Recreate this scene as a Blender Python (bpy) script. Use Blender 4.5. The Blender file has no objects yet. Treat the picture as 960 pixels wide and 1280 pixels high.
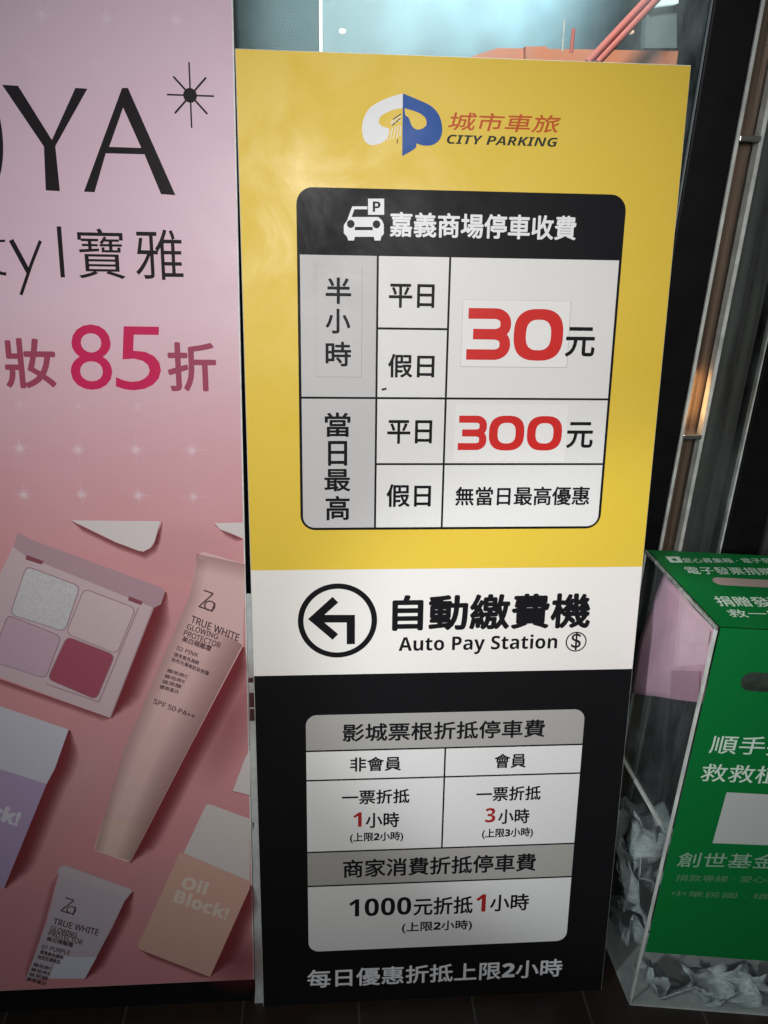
import bpy, bmesh, math, random
from mathutils import Vector, Matrix, noise
S = bpy.context.scene
COL = S.collection
random.seed(7)

# ------------------------------------------------------------------ camera
CX, CY, CZ = 0.11571, -0.90924, 1.34524
PITCH, YAW, ROLL = 0.41910574, 0.077672, 0.02717237
LEAN, SH, SW = 0.17463528, 1.49416, 0.60          # the sign leans back; its height and width
FPX = 985.0                                        # focal length for a 960 x 1280 frame
_cy, _sy = math.cos(YAW), math.sin(YAW)
FWD = Vector((_sy*math.cos(PITCH), _cy*math.cos(PITCH), -math.sin(PITCH)))
_r = Vector((_cy, -_sy, 0)); _u = _r.cross(FWD)
RGT = _r*math.cos(ROLL) + _u*math.sin(ROLL)
UPV = -_r*math.sin(ROLL) + _u*math.cos(ROLL)
CAM = Vector((CX, CY, CZ))
cd = bpy.data.cameras.new('camera'); co = bpy.data.objects.new('camera', cd); COL.objects.link(co)
co.matrix_world = Matrix(((RGT.x, UPV.x, -FWD.x, CX), (RGT.y, UPV.y, -FWD.y, CY), (RGT.z, UPV.z, -FWD.z, CZ), (0, 0, 0, 1)))
cd.sensor_fit = 'VERTICAL'; cd.sensor_height = 36; cd.sensor_width = 27; cd.lens = 36*FPX/1280
cd.clip_start = 0.02; cd.clip_end = 100
S.camera = co
S.view_settings.view_transform = 'Standard'; S.view_settings.look = 'None'
S.view_settings.exposure = 0; S.view_settings.gamma = 1
S.cycles.max_bounces = 8; S.cycles.transparent_max_bounces = 16

# ------------------------------------------------------------------ world and lamps
W = bpy.data.worlds.new('World'); S.world = W; W.use_nodes = True
bg = W.node_tree.nodes['Background']; bg.inputs[0].default_value = (0.75, 0.8, 0.9, 1); bg.inputs[1].default_value = 0.02

def lamp(name, kind, loc, aim, energy, color, **kw):
    d = bpy.data.lights.new(name, kind); d.energy = energy; d.color = color
    for k, v in kw.items(): setattr(d, k, v)
    o = bpy.data.objects.new(name, d); COL.objects.link(o); o.location = loc
    o.rotation_euler = (Vector(aim)-Vector(loc)).to_track_quat('-Z', 'Y').to_euler()
    return o
# the lit ceiling of the mall behind the photographer, and an added spot that lifts the middle of the sign
lamp('ceiling_light', 'AREA', (-0.3, -3.6, 2.9), (0.2, 0.2, 0.9), 36, (0.93, 0.97, 1.0), shape='RECTANGLE', size=4.6, size_y=2.0)
lamp('sign_spot', 'SPOT', (0.15, -1.30, 1.70), (0.20, 0.2, 1.03), 90, (1.0, 0.965, 0.93), spot_size=math.radians(66), spot_blend=1.0, shadow_soft_size=0.25)

lamp('side_light', 'SPOT', (-0.9, -1.0, 1.35), (0.66, 0.06, 0.53), 80, (0.93, 0.97, 1.0), spot_size=math.radians(30), spot_blend=0.6, shadow_soft_size=0.05)  # added spot that brightens the side of the donation box
# ------------------------------------------------------------------ materials
def mat(name, color, rough=0.5, metal=0.0, spec=0.5, mottle=0.0, mscale=60, bump=0.0, bscale=400, coat=0.0, streak=None, smudge=0.0):
    m = bpy.data.materials.new(name); m.use_nodes = True
    nt = m.node_tree; b = nt.nodes['Principled BSDF']
    b.inputs['Base Color'].default_value = (*color, 1); b.inputs['Roughness'].default_value = rough
    b.inputs['Metallic'].default_value = metal; b.inputs['Specular IOR Level'].default_value = spec
    b.inputs['Coat Weight'].default_value = coat
    tc = nt.nodes.new('ShaderNodeTexCoord')
    if mottle:
        n = nt.nodes.new('ShaderNodeTexNoise'); n.inputs['Scale'].default_value = mscale; n.inputs['Detail'].default_value = 6
        nt.links.new(tc.outputs['Object'], n.inputs['Vector'])
        mr = nt.nodes.new('ShaderNodeMapRange'); mr.inputs[1].default_value = 0.3; mr.inputs[2].default_value = 0.7
        mr.inputs[3].default_value = 1-mottle; mr.inputs[4].default_value = 1+mottle
        nt.links.new(n.outputs['Fac'], mr.inputs[0])
        if streak:
            mp = nt.nodes.new('ShaderNodeMapping'); mp.inputs['Scale'].default_value = streak; nt.links.new(tc.outputs['Object'], mp.inputs[0]); nt.links.new(mp.outputs[0], n.inputs['Vector'])
        mx = nt.nodes.new('ShaderNodeVectorMath'); mx.operation = 'SCALE'; mx.inputs[0].default_value = color
        nt.links.new(mr.outputs[0], mx.inputs['Scale']); nt.links.new(mx.outputs[0], b.inputs['Base Color'])
    if smudge:
        n = nt.nodes.new('ShaderNodeTexNoise'); n.inputs['Scale'].default_value = 7; n.inputs['Detail'].default_value = 9; n.inputs['Roughness'].default_value = 0.65; n.inputs['Distortion'].default_value = 0.6
        nt.links.new(tc.outputs['Object'], n.inputs['Vector'])
        mr = nt.nodes.new('ShaderNodeMapRange'); mr.inputs[1].default_value = 0.35; mr.inputs[2].default_value = 0.65
        mr.inputs[3].default_value = rough-smudge; mr.inputs[4].default_value = rough+smudge
        nt.links.new(n.outputs['Fac'], mr.inputs[0]); nt.links.new(mr.outputs[0], b.inputs['Roughness'])
    if bump:
        n = nt.nodes.new('ShaderNodeTexNoise'); n.inputs['Scale'].default_value = bscale; n.inputs['Detail'].default_value = 3
        nt.links.new(tc.outputs['Object'], n.inputs['Vector'])
        bp = nt.nodes.new('ShaderNodeBump'); bp.inputs['Strength'].default_value = bump; bp.inputs['Distance'].default_value = 0.002
        nt.links.new(n.outputs['Fac'], bp.inputs['Height']); nt.links.new(bp.outputs[0], b.inputs['Normal'])
    return m
def printed(name, color, rough=0.42, **k):
    k.setdefault('spec', 0.16); k.setdefault('smudge', 0.14)
    k.setdefault('mottle', 0.035); k.setdefault('mscale', 700); k.setdefault('bump', 0.06); k.setdefault('bscale', 9)
    return mat(name, color, rough, **k)
def hexc(r, g, b):
    f = lambda c: (c/255/12.92 if c/255 <= 0.04045 else ((c/255+0.055)/1.055)**2.4)
    return (f(r), f(g), f(b))
M = {}
M['yellow'] = printed('yellow_print', (0.70, 0.497, 0.052), spec=0.3)
M['white'] = printed('white_print', (0.74, 0.72, 0.69), spec=0.3)
M['cell'] = printed('cell_white_print', (0.69, 0.69, 0.68))
M['cellgrey'] = printed('cell_grey_print', (0.50, 0.50, 0.505))
M['headgrey'] = printed('header_grey_print', (0.36, 0.35, 0.33))
M['black'] = printed('black_print', (0.008, 0.008, 0.009), spec=0.08)
M['ink'] = printed('ink_print', (0.010, 0.010, 0.012), 0.4, spec=0.07)
M['red'] = printed('red_print', (0.56, 0.022, 0.02))
M['darkred'] = printed('dark_red_print', (0.34, 0.02, 0.018))
M['orange'] = printed('orange_red_print', (0.50, 0.09, 0.02))
M['blue'] = printed('blue_print', (0.022, 0.085, 0.32))
M['logowhite'] = printed('logo_white_print', (0.74, 0.75, 0.77))
M['darkgreen'] = printed('dark_ink_print', (0.02, 0.03, 0.02))
M['sticker'] = printed('sticker_paper', (0.74, 0.74, 0.73), 0.3)
M['stickershade'] = printed('sticker_edge_shade', (0.33, 0.33, 0.34))
M['foam'] = mat('foam_edge', (0.62, 0.63, 0.61), 0.6, mottle=0.15, mscale=120)
M['strip'] = mat('plastic_strip', (0.44, 0.47, 0.46), 0.35, mottle=0.12, mscale=60)
M['matblack'] = mat('black_paint', (0.004, 0.004, 0.0045), 0.5, spec=0.15, mottle=0.3, mscale=30)
M['rubber'] = mat('dark_rubber', (0.015, 0.012, 0.011), 0.6)

# ------------------------------------------------------------------ object helpers
def tag(o, label=None, cat=None, group=None, kind=None):
    if label: o['label'] = label
    if cat: o['category'] = cat
    if group: o['group'] = group
    if kind: o['kind'] = kind
    return o
ROOTLOC = {}
def thing(name, loc, label, cat, group=None):
    o = bpy.data.objects.new(name, None); COL.objects.link(o); o.location = loc; o.empty_display_size = 0.05
    ROOTLOC[o.name] = Vector(loc)
    return tag(o, label, cat, group)
def root_loc(p):
    while p is not None and p.parent is not None: p = p.parent
    return Vector((0, 0, 0)) if p is None else Vector(p.location)
def mesh_obj(name, verts, faces, m, parent=None, smooth=False, origin=None):
    """verts in world space; the object's own origin is its thing's base (or origin)"""
    base = root_loc(parent) if parent is not None else (Vector(origin) if origin is not None else Vector((0, 0, 0)))
    me = bpy.data.meshes.new(name); me.from_pydata([tuple(Vector(v)-base) for v in verts], [], faces)
    me.validate(); me.update()
    for mm in (m if isinstance(m, (list, tuple)) else [m]): me.materials.append(mm)
    if smooth:
        for p in me.polygons: p.use_smooth = True
    o = bpy.data.objects.new(name, me); COL.objects.link(o)
    if parent is not None: o.parent = parent
    else: o.location = base
    return o
def box_geo(c0, c1):
    x0, y0, z0 = c0; x1, y1, z1 = c1
    v = [(x0,y0,z0),(x1,y0,z0),(x1,y1,z0),(x0,y1,z0),(x0,y0,z1),(x1,y0,z1),(x1,y1,z1),(x0,y1,z1)]
    f = [(3,2,1,0),(4,5,6,7),(0,1,5,4),(1,2,6,5),(2,3,7,6),(3,0,4,7)]
    return v, f
def bevel(o, w, seg=2):
    md = o.modifiers.new('bevel', 'BEVEL'); md.width = w; md.segments = seg; md.limit_method = 'ANGLE'
    return o
def join_geo(parts):
    V, F = [], []
    for v, f in parts:
        n = len(V); V += [tuple(p) for p in v]; F += [tuple(i+n for i in q) for q in f]
    return V, F

def ray(x, y): return FWD + RGT*((x-480)/FPX) - UPV*((y-640)/FPX)
class Plane:
    """a real plane in the place: origin, unit axes u and v, normal n towards the viewer"""
    def __init__(s, o, eu, ev):
        s.o = Vector(o); s.eu = Vector(eu).normalized(); s.ev = Vector(ev).normalized(); s.n = s.eu.cross(s.ev)
    def uv(s, x, y):
        d = ray(x, y); t = s.n.dot(s.o-CAM)/s.n.dot(d); q = CAM+d*t-s.o
        return (q.dot(s.eu), q.dot(s.ev))
    def hit(s, x, y):
        u, v = s.uv(x, y); return s.p(u, v)
    def p(s, u, v, off=0.0): return s.o + s.eu*u + s.ev*v + s.n*off
    def shift(s, off): return Plane(s.o+s.n*off, s.eu, s.ev)
LU = Vector((0, math.sin(LEAN), math.cos(LEAN)))
SIGN = Plane((0, 0, 0), (1, 0, 0), LU)
POST = SIGN.shift(-0.004)
WALL = Plane((0, 0.31, 0), (1, 0, 0), (0, 0, 1))
FLOOR = Plane((0, 0, 0), (1, 0, 0), (0, 1, 0))

def tess(splines):
    """fill closed outlines (with holes) -> verts2d, faces"""
    c = bpy.data.curves.new('outline', 'CURVE'); c.dimensions = '2D'; c.fill_mode = 'BOTH'
    for pts in splines:
        sp = c.splines.new('POLY'); sp.points.add(len(pts)-1)
        for i, q in enumerate(pts): sp.points[i].co = (q[0]*100, q[1]*100, 0, 1)
        sp.use_cyclic_u = True
    o = bpy.data.objects.new('outline', c); COL.objects.link(o)
    me = bpy.data.meshes.new_from_object(o.evaluated_get(bpy.context.evaluated_depsgraph_get()))
    V = [(v.co.x/100, v.co.y/100) for v in me.vertices]; F = [tuple(p.vertices) for p in me.polygons]
    bpy.data.objects.remove(o); bpy.data.curves.remove(c); bpy.data.meshes.remove(me)
    return V, F
def facing(F, V):
    out = []
    for f in F:
        a = sum(V[f[i]][0]*V[f[(i+1) % len(f)]][1]-V[f[(i+1) % len(f)]][0]*V[f[i]][1] for i in range(len(f)))
        out.append(f if a > 0 else tuple(reversed(f)))
    return out
def flat(name, plane, shapes, off, m, parent):
    """shapes: list of lists of outlines in plane coordinates, printed as one flat layer"""
    V, F = [], []
    for k, s in enumerate(shapes):
        v, f = tess(s); f = facing(f, v); n = len(V)
        V += [plane.p(a, b, off+k*0.00002) for a, b in v]; F += [tuple(i+n for i in q) for q in f]
    return mesh_obj(name, V, F, m, parent)
def smooth(pts, corner=48, seg=5):
    """closed outline rounded through its points; sharp turns stay sharp"""
    P = [Vector(p) for p in pts]; n = len(P); sharp = []
    for i in range(n):
        a, b = (P[i]-P[i-1]).normalized(), (P[(i+1) % n]-P[i]).normalized()
        sharp.append(math.degrees(math.acos(max(-1, min(1, a.dot(b))))) > corner)
    out = []
    for i in range(n):
        p0, p1, p2, p3 = P[i-1], P[i], P[(i+1) % n], P[(i+2) % n]
        L = math.dist(p1, p2)
        t1 = (p2-p1) if sharp[i] else (p2-p0).normalized()*L
        t2 = (p2-p1) if sharp[(i+1) % n] else (p3-p1).normalized()*L
        for k in range(seg):
            t = k/seg; h1 = 2*t**3-3*t**2+1; h2 = -2*t**3+3*t**2; h3 = t**3-2*t**2+t; h4 = t**3-t**2
            out.append(tuple(p1*h1+p2*h2+t1*h3+t2*h4))
    return out
def upx(plane, pts): return [plane.uv(*q) for q in pts]
def rrect(u0, v0, u1, v1, r, seg=8, corners=(1, 1, 1, 1)):
    out = []
    for (cx, cy, a, on) in ((u1-r, v0+r, -90, corners[0]), (u1-r, v1-r, 0, corners[1]), (u0+r, v1-r, 90, corners[2]), (u0+r, v0+r, 180, corners[3])):
        if on:
            for i in range(seg+1):
                t = math.radians(a+90*i/seg); out.append((cx+r*math.cos(t), cy+r*math.sin(t)))
        else:
            out.append((cx+(r if a in (-90, 0) else -r), cy+(r if a in (0, 90) else -r)))
    return out
def rect(u0, v0, u1, v1): return [(u0, v0), (u1, v0), (u1, v1), (u0, v1)]
def ellipse(cx, cy, rx, ry, n=40): return [(cx+rx*math.cos(2*math.pi*i/n), cy+ry*math.sin(2*math.pi*i/n)) for i in range(n)]
def stroke(pts, w, cap=0.0):
    """outline of a mitred line through pts"""
    L, R = [], []
    P = [Vector(p) for p in pts]
    if cap:
        P[0] = P[0]+(P[0]-P[1]).normalized()*cap; P[-1] = P[-1]+(P[-1]-P[-2]).normalized()*cap
    for i, p in enumerate(P):
        d0 = (p-P[i-1]).normalized() if i else (P[1]-p).normalized()
        d1 = (P[i+1]-p).normalized() if i < len(P)-1 else d0
        n0 = Vector((-d0.y, d0.x)); n1 = Vector((-d1.y, d1.x)); b = (n0+n1)
        b = b/max(0.3, b.dot(n0)) if b.length > 1e-6 else n0
        L.append(tuple(p+b*w/2)); R.append(tuple(p-b*w/2))
    return L+R[::-1]

def heavy(t): # bold sans letters and figures
    return ''.join(chr(0x1D5D4+ord(c)-65) if 'A' <= c <= 'Z' else chr(0x1D5EE+ord(c)-97) if 'a' <= c <= 'z' else chr(0x1D7EC+ord(c)-48) if '0' <= c <= '9' else c for c in t)
def heavy_italic(t): return ''.join(chr(0x1D63C+ord(c)-65) if 'A' <= c <= 'Z' else c for c in t)
def plain(t):
    return ''.join(chr(0x1D5A0+ord(c)-65) if 'A' <= c <= 'Z' else chr(0x1D7E2+ord(c)-48) if '0' <= c <= '9' else c for c in t)
_glyphs = {}
def glyphs(body, offset=0.0):
    key = (body, offset)
    if key in _glyphs: return _glyphs[key]
    c = bpy.data.curves.new('lettering', 'FONT'); c.body = body; c.size = 100; c.resolution_u = 4; c.offset = offset*100
    o = bpy.data.objects.new('lettering', c); COL.objects.link(o)
    me = bpy.data.meshes.new_from_object(o.evaluated_get(bpy.context.evaluated_depsgraph_get()))
    V = [(v.co.x, v.co.y) for v in me.vertices]; F = [tuple(p.vertices) for p in me.polygons]
    bpy.data.objects.remove(o); bpy.data.curves.remove(c); bpy.data.meshes.remove(me)
    x0 = min(v[0] for v in V); x1 = max(v[0] for v in V); y0 = min(v[1] for v in V); y1 = max(v[1] for v in V)
    V = [((x-x0)/(x1-x0), (y-y0)/max(1e-6, y1-y0)) for x, y in V]
    _glyphs[key] = (V, facing(F, V)); return _glyphs[key]
def text_affine(name, plane, body, bl, br, tl, off, m, parent, bold=0.0, offset=0.0, px=True):
    """lettering whose ink box has these corners (pixels of the photo, dropped on the plane, or plane coordinates)"""
    if px: bl, br, tl = plane.uv(*bl), plane.uv(*br), plane.uv(*tl)
    V0, F0 = glyphs(body, offset)
    ax = (br[0]-bl[0], br[1]-bl[1]); ay = (tl[0]-bl[0], tl[1]-bl[1])
    sh = [(0, 0)]
    if bold:
        for k in range(8): sh.append((bold*math.cos(k*math.pi/4), bold*math.sin(k*math.pi/4)))
    h = math.hypot(*ay)
    V, F = [], []
    for k, (dx, dy) in enumerate(sh):
        n = len(V)
        # keep the ink box: shrink by the stroke that boldness adds
        sx = 1-2*bold*h/max(1e-9, math.hypot(*ax)); sy = 1-2*bold
        for x, y in V0:
            X = 0.5+(x-0.5)*sx; Y = 0.5+(y-0.5)*sy
            u = bl[0]+ax[0]*X+ay[0]*Y+dx*h; v = bl[1]+ax[1]*X+ay[1]*Y+dy*h
            V.append(plane.p(u, v, off+k*0.00001))
        F += [tuple(i+n for i in f) for f in F0]
    return mesh_obj(name, V, F, m, parent)
def text_box(plane, body, x0, y0, x1, y1, off, m, parent, bold=0.0, offset=0.0, italic=0.0, name='lettering'):
    """upright lettering: ink box x0..x1 wide and y0..y1 tall (photo pixels at its middle), level on the board"""
    xm, ym = (x0+x1)/2, (y0+y1)/2
    c = plane.uv(xm, ym); a = plane.uv(x0, ym); b = plane.uv(x1, ym); t = plane.uv(xm, y0); d = plane.uv(xm, y1)
    w = math.dist(a, b); h = math.dist(t, d)
    bl = (c[0]-w/2, c[1]-h/2)
    return text_affine(name, plane, body, bl, (bl[0]+w, bl[1]), (bl[0]+italic*h, bl[1]+h), off, m, parent, bold, offset, px=False)

# ------------------------------------------------------------------ floor
def floor_material():
    m = mat('dark_floor_tile', (0.05, 0.04, 0.034), 0.35)
    nt = m.node_tree; b = nt.nodes['Principled BSDF']; tc = nt.nodes['Texture Coordinate'] if 'Texture Coordinate' in nt.nodes else nt.nodes.new('ShaderNodeTexCoord')
    mp = nt.nodes.new('ShaderNodeMapping'); mp.inputs['Location'].default_value = (0.035, 0.17, 0); nt.links.new(tc.outputs['Object'], mp.inputs[0])
    br = nt.nodes.new('ShaderNodeTexBrick'); br.offset = 0; br.inputs['Scale'].default_value = 1
    br.inputs['Color1'].default_value = (0.034, 0.024, 0.018, 1); br.inputs['Color2'].default_value = (0.045, 0.03, 0.02, 1); br.inputs['Mortar'].default_value = (0.09, 0.083, 0.076, 1)
    br.inputs['Mortar Size'].default_value = 0.002; br.inputs['Brick Width'].default_value = 0.2; br.inputs['Row Height'].default_value = 0.4
    nt.links.new(mp.outputs[0], br.inputs[0])
    n = nt.nodes.new('ShaderNodeTexNoise'); n.inputs['Scale'].default_value = 25; n.inputs['Detail'].default_value = 8; nt.links.new(tc.outputs['Object'], n.inputs[0])
    mx = nt.nodes.new('ShaderNodeMix'); mx.data_type = 'RGBA'; mx.blend_type = 'MULTIPLY'; mx.inputs[0].default_value = 0.6
    nt.links.new(br.outputs[0], mx.inputs[6]); nt.links.new(n.outputs['Color'], mx.inputs[7]); nt.links.new(mx.outputs[2], b.inputs['Base Color'])
    return m
v, f = box_geo((-3, -4, -0.05), (3, 4, 0.0))
tag(mesh_obj('floor', v, f, floor_material()), 'dark brown tiled floor with pale grout lines', 'floor', kind='structure')

# ------------------------------------------------------------------ glass wall, door frame and the place behind the glass
def clear_mat(name, tint, dust=0.0, dscale=6, gtint=(1, 1, 1), rough=0.03):
    m = bpy.data.materials.new(name); m.use_nodes = True; nt = m.node_tree; nt.nodes.clear()
    out = nt.nodes.new('ShaderNodeOutputMaterial')
    tr = nt.nodes.new('ShaderNodeBsdfTransparent'); tr.inputs[0].default_value = (*tint, 1)
    gl = nt.nodes.new('ShaderNodeBsdfGlossy'); gl.inputs['Roughness'].default_value = rough; gl.inputs[0].default_value = (*gtint, 1)
    fw = nt.nodes.new('ShaderNodeLayerWeight'); fw.inputs[0].default_value = 0.5
    pw = nt.nodes.new('ShaderNodeMath'); pw.operation = 'POWER'; pw.inputs[1].default_value = 5; nt.links.new(fw.outputs['Facing'], pw.inputs[0])
    lw = nt.nodes.new('ShaderNodeMath'); lw.operation = 'MULTIPLY_ADD'; lw.inputs[1].default_value = 0.7; lw.inputs[2].default_value = 0.035; nt.links.new(pw.outputs[0], lw.inputs[0])
    m1 = nt.nodes.new('ShaderNodeMixShader'); nt.links.new(lw.outputs[0], m1.inputs[0]); nt.links.new(tr.outputs[0], m1.inputs[1]); nt.links.new(gl.outputs[0], m1.inputs[2])
    last = m1
    if dust:
        tc = nt.nodes.new('ShaderNodeTexCoord'); mp = nt.nodes.new('ShaderNodeMapping'); mp.inputs['Rotation'].default_value = (0, 0.7, 0); mp.inputs['Scale'].default_value = (1, 1, 0.35)
        nt.links.new(tc.outputs['Object'], mp.inputs[0])
        n = nt.nodes.new('ShaderNodeTexNoise'); n.inputs['Scale'].default_value = dscale; n.inputs['Detail'].default_value = 10; n.inputs['Roughness'].default_value = 0.7
        nt.links.new(mp.outputs[0], n.inputs[0])
        mr = nt.nodes.new('ShaderNodeMapRange'); mr.inputs[1].default_value = 0.4; mr.inputs[2].default_value = 0.8; mr.inputs[3].default_value = 0.0; mr.inputs[4].default_value = dust
        nt.links.new(n.outputs['Fac'], mr.inputs[0])
        df = nt.nodes.new('ShaderNodeBsdfDiffuse'); df.inputs[0].default_value = (0.7, 0.75, 0.78, 1)
        tl = nt.nodes.new('ShaderNodeBsdfTranslucent'); tl.inputs[0].default_value = (0.7, 0.78, 0.8, 1)
        ad = nt.nodes.new('ShaderNodeMixShader'); nt.links.new(df.outputs[0], ad.inputs[1]); nt.links.new(tl.outputs[0], ad.inputs[2])
        m2 = nt.nodes.new('ShaderNodeMixShader'); nt.links.new(mr.outputs[0], m2.inputs[0]); nt.links.new(m1.outputs[0], m2.inputs[1]); nt.links.new(ad.outputs[0], m2.inputs[2]); last = m2
    nt.links.new(last.outputs[0], out.inputs[0])
    return m
M['glass'] = clear_mat('dusty_window_glass', (0.86, 0.93, 0.93), 0.30, 9, (0.22, 0.34, 0.37), 0.16)
M['acrylic'] = clear_mat('clear_acrylic', (0.93, 0.95, 0.94), 0.13, 11)
M['doorglass'] = clear_mat('dark_door_glass', (0.8, 0.81, 0.8), 0.14, 5)
M['edge'] = mat('glass_edge', (0.50, 0.53, 0.50), 0.18, spec=0.8, mottle=0.25, mscale=35)
M['metal'] = mat('brown_metal', (0.12, 0.085, 0.06), 0.4, metal=0.3, mottle=0.6, mscale=3, streak=(45, 45, 0.8))  # streaks paint reflections into the channel colour
M['steel'] = mat('steel_clip', (0.55, 0.55, 0.52), 0.25, metal=0.9)

def wall_box(name, x0, x1, z0, z1, y0, y1, m, parent):
    v, f = box_geo((x0, y0, z0), (x1, y1, z1)); return mesh_obj(name, v, f, m, parent)
gw = thing('glass_wall', (0.1, 0.31, 0), 'dusty dark glass wall showing above the yellow sign, with thin vertical joints', 'glass wall')
jx = WALL.uv(401, 30)[0]
wall_box('pane', -1.2, jx-0.002, 0.0, 2.6, 0.31, 0.318, clear_mat('dark_tinted_glass', (0.42, 0.47, 0.48), 0.12, 9, (0.18, 0.28, 0.3), 0.16), gw)
wall_box('pane', jx+0.002, 0.632, 0.0, 2.6, 0.31, 0.318, M['glass'], gw)
wall_box('joint', jx-0.0018, jx+0.0018, 0.0, 2.6, 0.309, 0.317, M['edge'], gw)
wall_box('kick_panel', -1.2, 0.632, 0.0, 1.30, 0.32, 0.34, M['matblack'], gw)

df = thing('door_frame', (0.67, 0.31, 0), 'wide black upright of the door frame beside the yellow sign', 'door frame')
bevel(wall_box('upright', 0.634, 0.699, 0.0, 2.6, 0.300, 0.40, M['matblack'], df), 0.003)
wall_box('glazing_bead', 0.6325, 0.6345, 0.0, 2.6, 0.303, 0.308, mat('grey_bead', (0.20, 0.22, 0.24), 0.4), df)

gd = thing('glass_door', (0.85, 0.31, 0), 'dark glass door with two bright parallel glass edges and small metal clips', 'glass door')
wall_box('edge_profile', 0.7005, 0.7055, 0.0, 2.6, 0.302, 0.318, M['edge'], gd)
wall_box('edge_profile', 0.7355, 0.7415, 0.0, 2.6, 0.302, 0.318, M['edge'], gd)
wall_box('channel', 0.7055, 0.7355, 0.0, 2.6, 0.322, 0.40, M['metal'], gd)
wall_box('pane', 0.7415, 0.815, 0.0, 2.6, 0.309, 0.316, M['doorglass'], gd)
wall_box('edge_line', 0.8150, 0.8165, 0.0, 2.6, 0.306, 0.318, M['edge'], gd)
wall_box('reflection_board', 0.7415, 0.820, 0.0, 2.6, 0.345, 0.36, mat('grey_reflection', (0.10, 0.104, 0.10), 0.35, mottle=0.8, mscale=3, streak=(22, 22, 0.7)), gd)  # streaked board colour imitates reflections in the door glass
bevel(wall_box('stile', 0.8170, 0.885, 0.0, 2.6, 0.302, 0.40, M['matblack'], gd), 0.002)
wall_box('outer_panel', 0.8855, 1.6, 0.0, 2.6, 0.312, 0.40, mat('dark_grey_panel', (0.03, 0.03, 0.03), 0.35, mottle=0.8, mscale=3, streak=(22, 22, 0.7)), gd)  # reflections painted into the panel as streaks
for px, py in ((851, 544), (884, 172)):
    z = WALL.uv(px, py)[1]; x = WALL.uv(px, py)[0]
    bevel(wall_box('clip', 0.7045, 0.7365, z-0.004, z+0.004, 0.299, 0.325, M['steel'], gd), 0.0015)

q_ = WALL.hit(855, 525)
lamp('channel_glow', 'AREA', (0.7205, 0.300, q_.z+0.035), (0.7205, 0.4, q_.z+0.025), 0.045, (1.0, 0.52, 0.20), shape='RECTANGLE', size=0.012, size_y=0.08)  # added lamp, imitates a warm reflection in the channel
# ------------------------------------------------------------------ the hall behind the glass
def ywall(y): return Plane((0, y, 0), (1, 0, 0), (0, 0, 1))
BACK = ywall(3.2)
m = mat('hall_wall_paint', (0.05, 0.070, 0.080), 0.6, mottle=0.6, mscale=2.2)
v, f = box_geo((-4, 3.2, 0), (5, 3.3, 5)); tag(mesh_obj('hall_wall', v, f, m), 'dark teal wall of the hall behind the glass', 'wall', kind='structure')
lamp('parapet_fill', 'AREA', (0.5, 0.9, 2.9), (0.6, 1.9, 1.6), 70, (1.0, 0.95, 0.9), shape='DISK', size=0.4)  # added lamp out of view, brightens the orange parapet
lamp('glow_spot', 'SPOT', (0.9, 1.7, 3.2), (0.82, 3.2, 2.28), 2300, (0.78, 0.97, 1.0), spot_size=math.radians(40), spot_blend=1.0, shadow_soft_size=0.1)  # added spot, stands in for the cyan glow on the glass
OR = ywall(1.9)
def slab(name, plane, pts, depth, m, parent=None, origin=None):
    P = [plane.hit(*q) for q in pts]; n = len(P); d = -plane.n*depth
    V = P+[p+d for p in P]
    F = [tuple(range(n)), tuple(reversed(range(n, 2*n)))]+[(i+n, (i+1) % n+n, (i+1) % n, i) for i in range(n)]
    return mesh_obj(name, V, F, m, parent, origin=origin)
pr = thing('parapet', OR.hit(720, 90), 'salmon orange parapet behind the glass, just above the sign', 'parapet')
mo = mat('orange_paint', (0.62, 0.22, 0.12), 0.5, mottle=0.12, mscale=8)
slab('body', OR, [(586, 150), (586, 72), (622, 60), (868, 64), (868, 150)], 0.25, mo, pr)
slab('raised_block', OR.shift(0.03), [(657, 150), (657, 58), (684, 58), (684, 150)], 0.25, mo, pr)
mr_ = mat('red_pole_paint', (0.50, 0.13, 0.11), 0.35)
def pole(pts, plane, r, name, label, cat, group=None, m=mr_):
    a, b = plane.hit(*pts[0]), plane.hit(*pts[1]); d = (b-a).normalized()
    s = d.cross(Vector((0, 1, 0))).normalized(); t = d.cross(s)
    V = []; F = []; n = 12
    for q in (a, b):
        for i in range(n): V.append(q+(s*math.cos(2*math.pi*i/n)+t*math.sin(2*math.pi*i/n))*r)
    for i in range(n): F.append((i, (i+1) % n, n+(i+1) % n, n+i))
    F += [tuple(reversed(range(n))), tuple(range(n, 2*n))]
    return tag(mesh_obj(name, V, F, m, smooth=False, origin=a), label, cat, group)
RP = ywall(1.8)
pole(((735, 78), (836, -30)), RP, 0.011, 'handrail', 'slanting red rail behind the glass, upper of the close pair', 'handrail', 'slanting red rails')
pole(((747, 78), (852, -34)), RP, 0.011, 'handrail', 'slanting red rail behind the glass, lower of the close pair', 'handrail', 'slanting red rails')
pole(((714, 66), (717, 36)), RP, 0.006, 'marker_post', 'short red post standing on the orange parapet', 'post')
pole(((703, 64), (705.5, 24)), RP, 0.003, 'marker_post', 'thin pale post on the orange parapet beside the short red one', 'post', m=M['edge'])
def emit(name, c, s):
    m = bpy.data.materials.new(name); m.use_nodes = True; b = m.node_tree.nodes['Principled BSDF']
    b.inputs['Base Color'].default_value = (*c, 1); b.inputs['Emission Color'].default_value = (*c, 1); b.inputs['Emission Strength'].default_value = s; return m
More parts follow.
